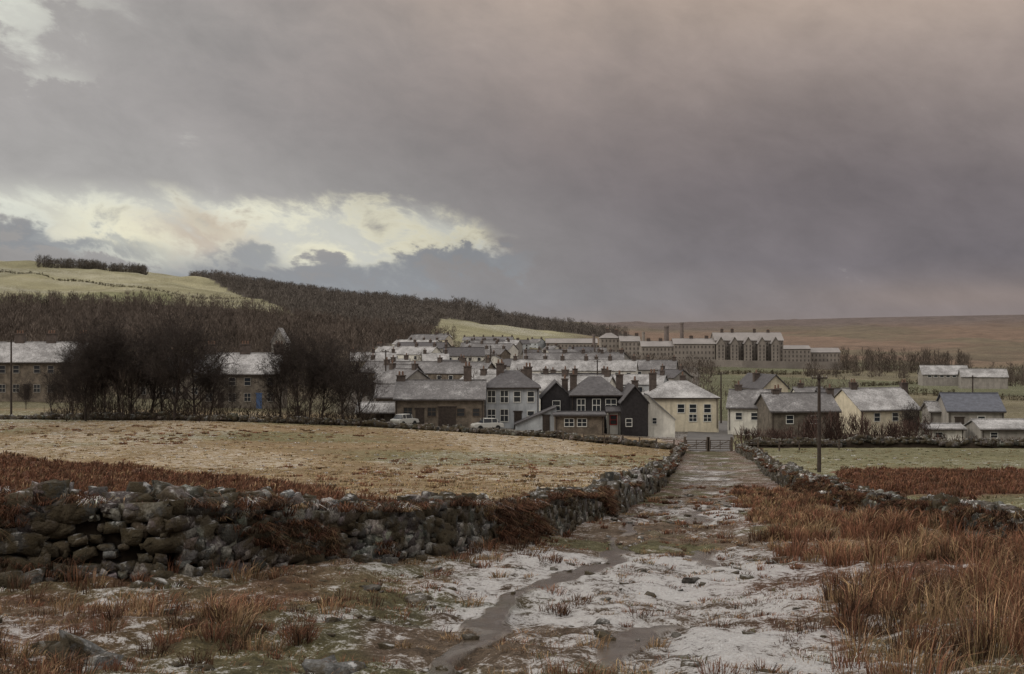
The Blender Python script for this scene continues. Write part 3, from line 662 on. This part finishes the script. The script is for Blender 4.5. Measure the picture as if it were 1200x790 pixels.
def terr(name,p1,p2,d,eave,ridge,dep=8,wall='stone',rf='roof',n=3,chw=1.1,base=None,far=False,doors_=('darkwood',),chh=1.4,**k):
    w=W(p2,d)-W(p1,d); xm=(W(p1,d)+W(p2,d))/2; zb=gz(xm,d) if base is None else zpy(base,d)
    he=zpy(eave,d)-zb; hr=zpy(ridge,d+dep/2)-zb
    ch=[(-w/2+.6+i*(w-1.2)/n,dep/2,hr+chh,chw) for i in range(n+1)]
    wn=[];dr=[]
    u=w/n
    for i in range(n):
        x0=-w/2+u*i
        for q in (.2,.8):
            wn.append((x0+u*q,he-1.75,.9,1.1))
            wn.append((x0+u*q,.9,.95,1.15)) 
        dr.append((x0+u*.5,.85,2.0,doors_[i%len(doors_)]))
    return building(name,w,dep,he,hr,(xm,d,zb),wall=wall,rf=rf,ch=ch,wins=wn,doors=dr,far=far,**k)
terr('stone_cottage_row',-30,92,226,424,402,9,'stone2','roof3',3,1.6,466,frame='grey')
terr('stone_cottage_row',236,326,216,438,415,9,'stone','roof3',2,1.6,477,doors_=('darkwood','blue'),frame='grey')
terr('stone_cottage_row',160,236,250,436,420,8,'stone','roof2',2,1.4,468,frame='grey')
bpx('white_cottage',318,335,330,400,385,6,432,wall='grey',rf='roof3',roof='y')
bpx('white_gable_cottage',853,905,190,478,458,8,500,wall='white',rf='roof',chpx=[(857,452,.9),(903,456,.8)],wpx=[(866,484,.8,.9),(884,484,.8,.9)],yaw=-.25)
bpx('cream_gable_house',893,925,215,455,440,10,492,wall='cream',rf='roof2',roof='y',wpx=[(902,462,.9,1.2),(915,462,.9,1.2)],yaw=.25,chpx=[(895,438,.9,.5)])
bpx('dark_cottage',903,985,184,482,462,8,506,wall='stone',rf='roof',chpx=[(912,457,.9),(978,456,.9)],wpx=[(925,487,.9,1),(955,487,.9,1)],yaw=.12)
bpx('white_cottage',936,968,225,466,455,7,492,wall='white',rf='roof',chpx=[(938,450,.8)])
bpx('grey_cottage',965,1008,212,474,457,8,498,wall='grey',rf='roof2',chpx=[(1002,452,.9)],wpx=[(980,478,.9,1)])
bpx('cream_gable_house',1003,1084,200,480,456,9,505,wall='cream',rf='roof3',chpx=[(1008,449,1.0),(1078,450,1.0)],wpx=[(1025,484,.9,1.1),(1050,484,.9,1.1)],yaw=.35)
bpx('small_white_shed',1084,1130,172,503,498,4,518,wall='white',rf='roof3',wpx=[(1100,507,.8,.6)])
bpx('dark_barn',1112,1176,190,482,462,9,509,wall='grey',rf='blueroof',dpx=[(1125,1.2,2.2,'darkwood')],wpx=[(1150,488,.9,.9)],yaw=-.1)
bpx('low_byre',1150,1215,170,503,493,6,519,wall='grey',rf='roof3',wpx=[(1165,507,.8,.6)])
bpx('garden_shed',1090,1112,195,482,472,4,500,wall='grey',rf='roof3')
bpx('long_hen_house',1082,1135,400,439,429,8,444,wall='grey',rf='roof3',yaw=-.12,far=True,wpx=[(1090+i*7,440,1,.5) for i in range(6)])
bpx('long_hen_house',1128,1180,390,442,433,8,447,wall='grey',rf='roof3',yaw=-.2,far=True)
walls=['white','cream','grey','white','cream','stone','pale','stone2']; rfs=['roof','roof3','roof','roof3','roof2']
for d in [232,262,296,335,380,430,485,545,610,680,760,850]:
    lo=np.interp(d,[232,300,450,850],[425,405,412,500]); hi=np.interp(d,[232,300,450,850],[850,830,720,690])
    p=lo+random.uniform(0,25)
    while p<hi:
        wm=random.choice([7,9,12,16,22,30]); wpx_=wm/d*F
        if p+wpx_>hi+30: break
        ps=p
        dj=d+random.uniform(-14,14)
        if ps>690: wl=random.choice(['grey','stone','stone','grey','white']); rr_=random.choice(['roof2','roof','roof'])
        else: wl=random.choice(walls); rr_=random.choice(rfs)
        nn=max(1,round(wm/6.5)); s=random.uniform(.75,1.05)
        w=wm; xm=W(ps+wpx_/2,dj); zb=gz(xm,dj); he=4.5*s; hr=6.8*s; u=w/nn
        ch=[(-w/2+.6+i*(w-1.2)/nn,3.5,hr+.9,.9) for i in range(nn+1) if random.random()<.85]
        wn=[]
        for i in range(nn):
            for q in (.27,.73): wn+= [(-w/2+u*(i+q),he-1.5,.9,1.0),(-w/2+u*(i+q),.8,.9,1.0)]
        building('terraced_house_row' if nn>1 else 'village_house',w,7,he,hr,(xm,dj,zb),yaw=random.choice([-.45,-.12,.1,.7,-.8,1.3,1.57]) if w<17 else random.uniform(-.6,.1),roof='x',wall=wl,rf=rr_,ch=ch,wins=wn,far=True,below=3)
        p+=wpx_+random.uniform(4,26)/d*F*.5
# ------------------------------------------------------------------ prison
def pr(name,p1,p2,d,eave,ridge,dep,base,rows_,roof='x',ncol=None,chpx=(),**k):
    nc2=ncol or int((p2-p1)/4.2); wn=[]
    for r in range(rows_):
        for c in range(nc2): 
            px=p1+(c+.5)*(p2-p1)/nc2; wn.append((px,eave+2.2+r*(base-4-eave)/rows_,.7,1.3))
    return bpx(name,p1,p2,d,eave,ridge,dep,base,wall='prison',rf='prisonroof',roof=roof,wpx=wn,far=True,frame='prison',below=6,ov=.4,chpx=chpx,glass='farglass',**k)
pr('prison_block',704,726,800,396,390,16,424,4,'hip',chpx=[(712,386,2),(722,387,2)])
pr('prison_block',727,750,790,400,394,16,424,4,'x',chpx=[(733,390,2),(746,391,2)])
pr('prison_block',752,790,770,406,400,14,426,3,'x',chpx=[(760,397,2),(774,397,2)])
pr('prison_block',790,838,768,403,397,14,427,3,'x',chpx=[(810,394,2),(828,394,2)])
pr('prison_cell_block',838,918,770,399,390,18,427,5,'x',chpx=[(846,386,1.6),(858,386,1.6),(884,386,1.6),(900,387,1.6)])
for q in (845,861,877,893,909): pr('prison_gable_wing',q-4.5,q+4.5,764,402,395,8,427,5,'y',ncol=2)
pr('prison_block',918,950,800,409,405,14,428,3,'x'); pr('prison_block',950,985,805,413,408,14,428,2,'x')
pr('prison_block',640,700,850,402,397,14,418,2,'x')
def stack(px,d,top,base,w,mt):
    r=empty('prison_chimney',(W(px,d),d,zpy(base,d))); h=zpy(top,d)-zpy(base,d)
    mb=MB(); mb.cyl((0,0,0),w,h,12,'z',w*.72); mb.obj('shaft',M[mt],r); m2=MB(); m2.cyl((0,0,h+.01),w*.85,1.0,12); m2.obj('cap',M[mt],r)
stack(781,790,384,420,1.7,'stack'); stack(799,790,380,420,1.3,'stack'); stack(754,790,391,420,1.0,'prison'); stack(696,700,394,420,.9,'stack')
mb=MB(); 
pw=[(W(p,d),d) for p,d in ((690,735),(780,725),(870,720),(990,740))]
for (x0,y0),(x1,y1) in zip(pw[:-1],pw[1:]):
    nseg=8
    for i in range(nseg):
        a0=i/nseg;a1=(i+1)/nseg; xa,ya=x0+(x1-x0)*a0,y0+(y1-y0)*a0; xb,yb=x0+(x1-x0)*a1,y0+(y1-y0)*a1
        za=gz(xa,ya)-2; zt=gz(xa,ya)+4.2; zt2=gz(xb,yb)+4.2; 
        mb.add([(xa,ya,za),(xb,yb,za),(xb,yb,zt2),(xa,ya,zt),(xa,ya+.8,za),(xb,yb+.8,za),(xb,yb+.8,zt2),(xa,ya+.8,zt)],[(0,1,2,3),(4,7,6,5),(3,2,6,7),(0,3,7,4),(1,5,6,2)])
mb.obj('prison_perimeter_wall',M['prison'])
# ------------------------------------------------------------------ street furniture etc.
def pole(px,d,top,arms=1,base=None):
    x_=W(px,d); zb=gz(x_,d); h=zpy(top,d)-zb
    r=empty('telegraph_pole',(x_,d,zb)); mb=MB(); mb.cyl((0,0,-.4),.15,h+.4,10,'z',.10); mb.obj('shaft',M['darkwood'],r)
    m2=MB(); m3=MB()
    for i in range(arms):
        zz=h-.35-.4*i; m2.box(-.55,.55,-.16,-.105,zz,zz+.1)
        for q in (-.5,-.2,.2,.5): m3.cyl((q,-.13,zz+.102),.035,.12,8)
    m2.obj('crossarm',M['darkwood'],r); m3.obj('insulators',M['grey'],r)
pole(960,100,438,1); pole(13,182,398,1); pole(1140,230,440,1); 
for i,(q,dd_,tp) in enumerate([(452,240,410),(575,300,405),(700,240,422),(845,225,436)]): pole(q,dd_,tp,1)
def fence(name,pts,step=2.4,h=1.15,rails=3):
    r=empty(name,(0,0,0)); xx,yy,an=polyl(pts,step); mb=MB(); rl=MB(); P=[]
    for x_,y_ in zip(xx,yy):
        z_=gz(x_,y_); hh=h*random.uniform(.88,1.1); mb.box(x_-.07,x_+.07,y_-.07,y_+.07,z_-.3,z_+hh); P.append((x_,y_,z_))
    for p,q in zip(P[:-1],P[1:]):
        for k_ in range(rails):
            zz=.3+k_*(h-.4)/max(1,rails-1)
            rl.add([(p[0],p[1]-.09,p[2]+zz),(q[0],q[1]-.09,q[2]+zz),(q[0],q[1]-.09,q[2]+zz+.05),(p[0],p[1]-.09,p[2]+zz+.05),(p[0],p[1]-.12,p[2]+zz),(q[0],q[1]-.12,q[2]+zz),(q[0],q[1]-.12,q[2]+zz+.05),(p[0],p[1]-.12,p[2]+zz+.05)],[(4,5,6,7),(0,3,2,1),(3,7,6,2),(0,1,5,4)])
    mb.obj('posts',M['wood'],r); rl.obj('rails',M['wood'],r)
fence('post_and_rail_fence',pd((660,160),(720,158),(790,152)))
fence('post_and_rail_fence',pd((862,152),(900,152),(1000,155)))
def gate(px1,px2,d):
    x0,x1=W(px1,d),W(px2,d); z_=gz((x0+x1)/2,d); r=empty('field_gate',(x0,d,z_)); w=x1-x0; g_=MB()
    for zz in (.25,.45,.65,.85,1.12): g_.box(.1,w-.1,-.03,.03,zz,zz+.07)
    for xx_ in (.1,w/2-.05,w-.2): g_.box(xx_,xx_+.08,-.062,-.032,.2,1.2)
    g_.add([(.15,-.035,.25),(.28,-.035,.25),(w-.15,-.035,1.15),(w-.28,-.035,1.15),(.15,-.066,.25),(.28,-.066,.25),(w-.15,-.066,1.15),(w-.28,-.066,1.15)],[(0,1,2,3),(4,7,6,5),(0,3,7,4),(1,5,6,2)])
    g_.obj('bars',M['wood'],r); p=MB(); p.box(-.15,.08,-.12,.12,-.4,1.5); p.box(w-.08,w+.15,-.12,.12,-.4,1.5); p.obj('gate_posts',M['wood'],r)
gate(803,829,150.5); gate(831,857,150.5)
def car(px,d,yaw,mt,L=4.1,base=None):
    x_=W(px,d); z_=max(gz(x_,d),tzs(x_,d))+.02; 
    r=empty('parked_car',(x_,d,z_),yaw)
    def prof(ps,y0,y1,name,m_,ins=0.0,bev=.04):
        me=bpy.data.meshes.new(name); n=len(ps); vs=[];
        zmax=max(p[1] for p in ps); zmin=min(p[1] for p in ps)
        for yv,s in ((y0,1),(y1,-1)):
            for p in ps: vs.append((p[0],yv+s*ins*(p[1]-zmin)/(zmax-zmin),p[1]))
        fs=[tuple(range(n)),tuple(range(n,2*n))[::-1]]+[(i,n+i,n+(i+1)%n,(i+1)%n) for i in range(n)]
        me.from_pydata(vs,[],fs); me.materials.append(M[m_]); o=bpy.data.objects.new(name,me); scene.collection.objects.link(o); o.parent=r
        if bev: bm_=o.modifiers.new('b','BEVEL'); bm_.width=bev; bm_.segments=2
    h=L/2
    prof([(-h,.32),(-h,.72),(-h+.12,.86),(-.95,.93),(h-.95,.9),(h-.1,.78),(h,.6),(h,.32)],-.8,.8,'body',mt,.06,bev=.05)
    prof([(-h+.45,.9),(-h+.95,1.38),(.35,1.42),(1.0,.9)],-.7,.7,'cabin_glass','glass',.12,bev=.02)
    prof([(-h+.93,1.375),(-h+1.0,1.43),(.30,1.46),(.42,1.40)],-.62,.62,'roof',mt,.04,bev=.01)
    pil=MB()
    for xx_ in (-h+.75,-.45,.62): 
        for s in (-1,1): pil.add([(xx_,s*.705,.9),(xx_+.08,s*.705,.9),(xx_+.08,s*.60,1.4),(xx_,s*.60,1.4),(xx_,s*.68,.9),(xx_+.08,s*.68,.9),(xx_+.08,s*.57,1.4),(xx_,s*.57,1.4)],[(0,1,2,3),(4,7,6,5),(0,3,7,4),(1,5,6,2)])
    pil.obj('pillars',M[mt],r)
    wh=MB()
    for xx_ in (-h+.75,h-.8):
        for s in (-.82,.64): wh.cyl((xx_,s,.31),.31,.18,16,'y')
    wh.obj('wheels',M['rubber'],r)
    l=MB(); 
    for s in (-.6,.45): l.box(h-.02,h+.03,s,s+.18,.58,.72); l.box(-h-.03,-h+.02,s,s+.18,.62,.76)
    l.obj('lamps',M['frame'],r); bb=MB(); bb.box(h,h+.09,-.78,.78,.38,.5); bb.box(-h-.09,-h,-.78,.78,.38,.5); bb.obj('bumpers',M['grey'],r)
car(474,175,.9,'carwhite',3.6); car(571,175,math.pi+.3,'carwhite',3.8)
# ------------------------------------------------------------------ world
w=bpy.data.worlds.new('World'); scene.world=w; w.use_nodes=True; nt=w.node_tree; nt.nodes.clear(); E=N(nt)
try: w.cycles.sampling_method='MANUAL'; w.cycles.sample_map_resolution=512
except Exception: pass
SUN_AZ=math.radians(-115); SUN_EL=math.radians(28)
out=E.node('ShaderNodeOutputWorld'); sky=E.node('ShaderNodeTexSky'); sky.sky_type='NISHITA'; sky.sun_disc=False; sky.sun_elevation=SUN_EL; sky.sun_rotation=SUN_AZ
bg1=E.node('ShaderNodeBackground'); E.put(bg1.inputs[0],sky.outputs[0]); bg1.inputs[1].default_value=.06
tc=E.node('ShaderNodeTexCoord').outputs['Generated']; sx=E.node('ShaderNodeSeparateXYZ'); E.put(sx.inputs[0],tc); vx,vy,vz=sx.outputs
az=E.m('ARCTAN2',vx,vy); el=E.m('ARCSINE',vz)
cb=E.node('ShaderNodeCombineXYZ'); E.put(cb.inputs[0],E.ms(az,1.0)); E.put(cb.inputs[1],E.ad(E.ms(el,1.7),E.ms(az,.3))); P_=cb.outputs[0]
nA=E.noise(P_,5,5,.55,.3); nB=E.noise(P_,20,7,.62,.25); nC=E.noise(P_,2.2,3,.5)
dA=E.m('SUBTRACT',nA,.5); dB=E.m('SUBTRACT',nB,.5); dC=E.m('SUBTRACT',nC,.5)
azd=E.ad(az,E.ms(dA,.22),E.ms(dB,.10)); eld=E.ad(el,E.ms(dA,.055),E.ms(dB,.085))
def blob(px,py,rx,ry,sl=0.0,sharp=1.0,raw=False):
    A_=az if raw else azd; B_=el if raw else eld
    dx=E.m('SUBTRACT',A_,(px-600)/F); dy=E.m('SUBTRACT',B_,(395-py)/F)
    dy=E.m('ADD',dy,E.ms(dx,sl)); q=E.ad(E.m('POWER',E.m('ABSOLUTE',E.m('DIVIDE',dx,rx/F)),2.0),E.m('POWER',E.m('ABSOLUTE',E.m('DIVIDE',dy,ry/F)),2.0))
    return E.m('EXPONENT',E.ms(q,-sharp))
cr=E.node('ShaderNodeValToRGB'); E.put(cr.inputs[0],E.ms(E.ad(el,E.ms(dA,.03),E.ms(dC,.03)),1/.5))
els=cr.color_ramp.elements
def s2l(c): return tuple(((v/255)/12.92 if v<=10 else (((v/255)+.055)/1.055)**2.4) for v in c)
stops=[(0.0,(142,131,128)),(.035,(130,122,124)),(.10,(117,111,116)),(.20,(119,111,113)),(.30,(139,128,125)),(.39,(160,146,139)),(.47,(176,159,147)),(.62,(186,172,160)),(1.0,(205,200,194))]
els[0].position=0; els[0].color=(*s2l(stops[0][1]),1); els[1].position=1; els[1].color=(*s2l(stops[-1][1]),1)
for p,c in stops[1:-1]: e=els.new(p); e.color=(*s2l(c),1)
col=cr.outputs[0]
lf=E.rng(azd,-.30,.14,1,0); lf2=E.ms(lf,E.rng(el,.25,.4,1,0))
col=E.mixc(E.ms(lf2,.8),col,s2l((153,150,150)))
g1=blob(70,256,330,50,.05,1.0); g2=blob(400,268,200,34,.05,1.0); g3=blob(15,38,135,46,-.1,1.0); g4=blob(165,292,80,18,.2); g5=blob(115,98,60,18); g6=blob(470,284,80,18,.1)
glow=E.m('MINIMUM',1,E.ad(g1,g2,E.ms(g3,.95),E.ms(g4,.8),E.ms(g5,.5),E.ms(g6,.6)))
gate_=E.rng(E.ad(glow,E.ms(dB,2.4),E.ms(dA,.9)),.40,1.08)
halo=E.m('MINIMUM',1,E.ad(blob(200,250,470,90,.1,1,True),E.ms(blob(0,30,250,95,0,1,True),.9)))
col=E.mixc(E.ms(halo,.5),col,s2l((182,181,177)))
bright=E.mixc(E.rng(az,-.34,-.02),s2l((224,226,214)),s2l((232,226,198)))
bright=E.mixc(E.rng(nB,.42,.60),bright,s2l((196,196,188)))
bright=E.mixc(E.ms(blob(170,270,70,24,.2),.6),bright,s2l((244,238,206)))
col=E.mixc(gate_,col,bright)
col=E.mixc(E.ms(blob(270,268,75,22,.1),.65),col,s2l((188,170,152)))
dk=E.rng(E.ad(blob(50,286,130,17,0),blob(330,322,190,26,.08),E.ms(blob(345,284,55,15,0),1.0),blob(530,308,130,16,0),E.ms(dB,2.2)),.38,1.05)
col=E.mixc(E.ms(dk,.85),col,s2l((140,143,148)))
col=E.mixc(E.rng(blob(980,200,420,110,0,1,True),0,1,0,.12),col,s2l((104,98,102)))
col=E.mixc(E.ms(blob(1120,350,200,18,0,1,True),.55),col,s2l((152,137,130)))
col=E.mixc(E.ms(blob(380,350,420,26,0,1,True),.5),col,s2l((140,144,149)))
v=E.node('ShaderNodeVectorMath',operation='SCALE'); E.put(v.inputs[0],col); E.put(v.inputs['Scale'],E.ad(1.0,E.ms(dA,.45),E.ms(dC,.4),E.ms(dB,.45)))
upb=E.rng(el,.32,.9,1,2.7); v2=E.node('ShaderNodeVectorMath',operation='SCALE'); E.put(v2.inputs[0],v.outputs[0]); E.put(v2.inputs['Scale'],upb)
bg2=E.node('ShaderNodeBackground'); E.put(bg2.inputs[0],v2.outputs[0]); bg2.inputs[1].default_value=1.0
mx=E.node('ShaderNodeMixShader'); mx.inputs[0].default_value=.97; nt.links.new(bg1.outputs[0],mx.inputs[1]); nt.links.new(bg2.outputs[0],mx.inputs[2]); nt.links.new(mx.outputs[0],out.inputs[0])
sl=bpy.data.lights.new('sun','SUN'); sl.energy=1.3; sl.angle=math.radians(12); sl.color=(1,.92,.80); so=bpy.data.objects.new('sun',sl); scene.collection.objects.link(so)
dv=Vector((math.sin(SUN_AZ)*math.cos(SUN_EL),math.cos(SUN_AZ)*math.cos(SUN_EL),math.sin(SUN_EL)))
so.rotation_euler=dv.to_track_quat('Z','Y').to_euler()
cam=bpy.data.cameras.new('camera'); cam.lens=50.0; cam.sensor_width=36; cam.clip_end=20000; cam.clip_start=.1
co=bpy.data.objects.new('camera',cam); co.location=(0,0,EYE); co.rotation_euler=(math.radians(90),0,0); scene.collection.objects.link(co); scene.camera=co
scene.view_settings.view_transform='Standard'; scene.view_settings.look='None'; scene.view_settings.exposure=0
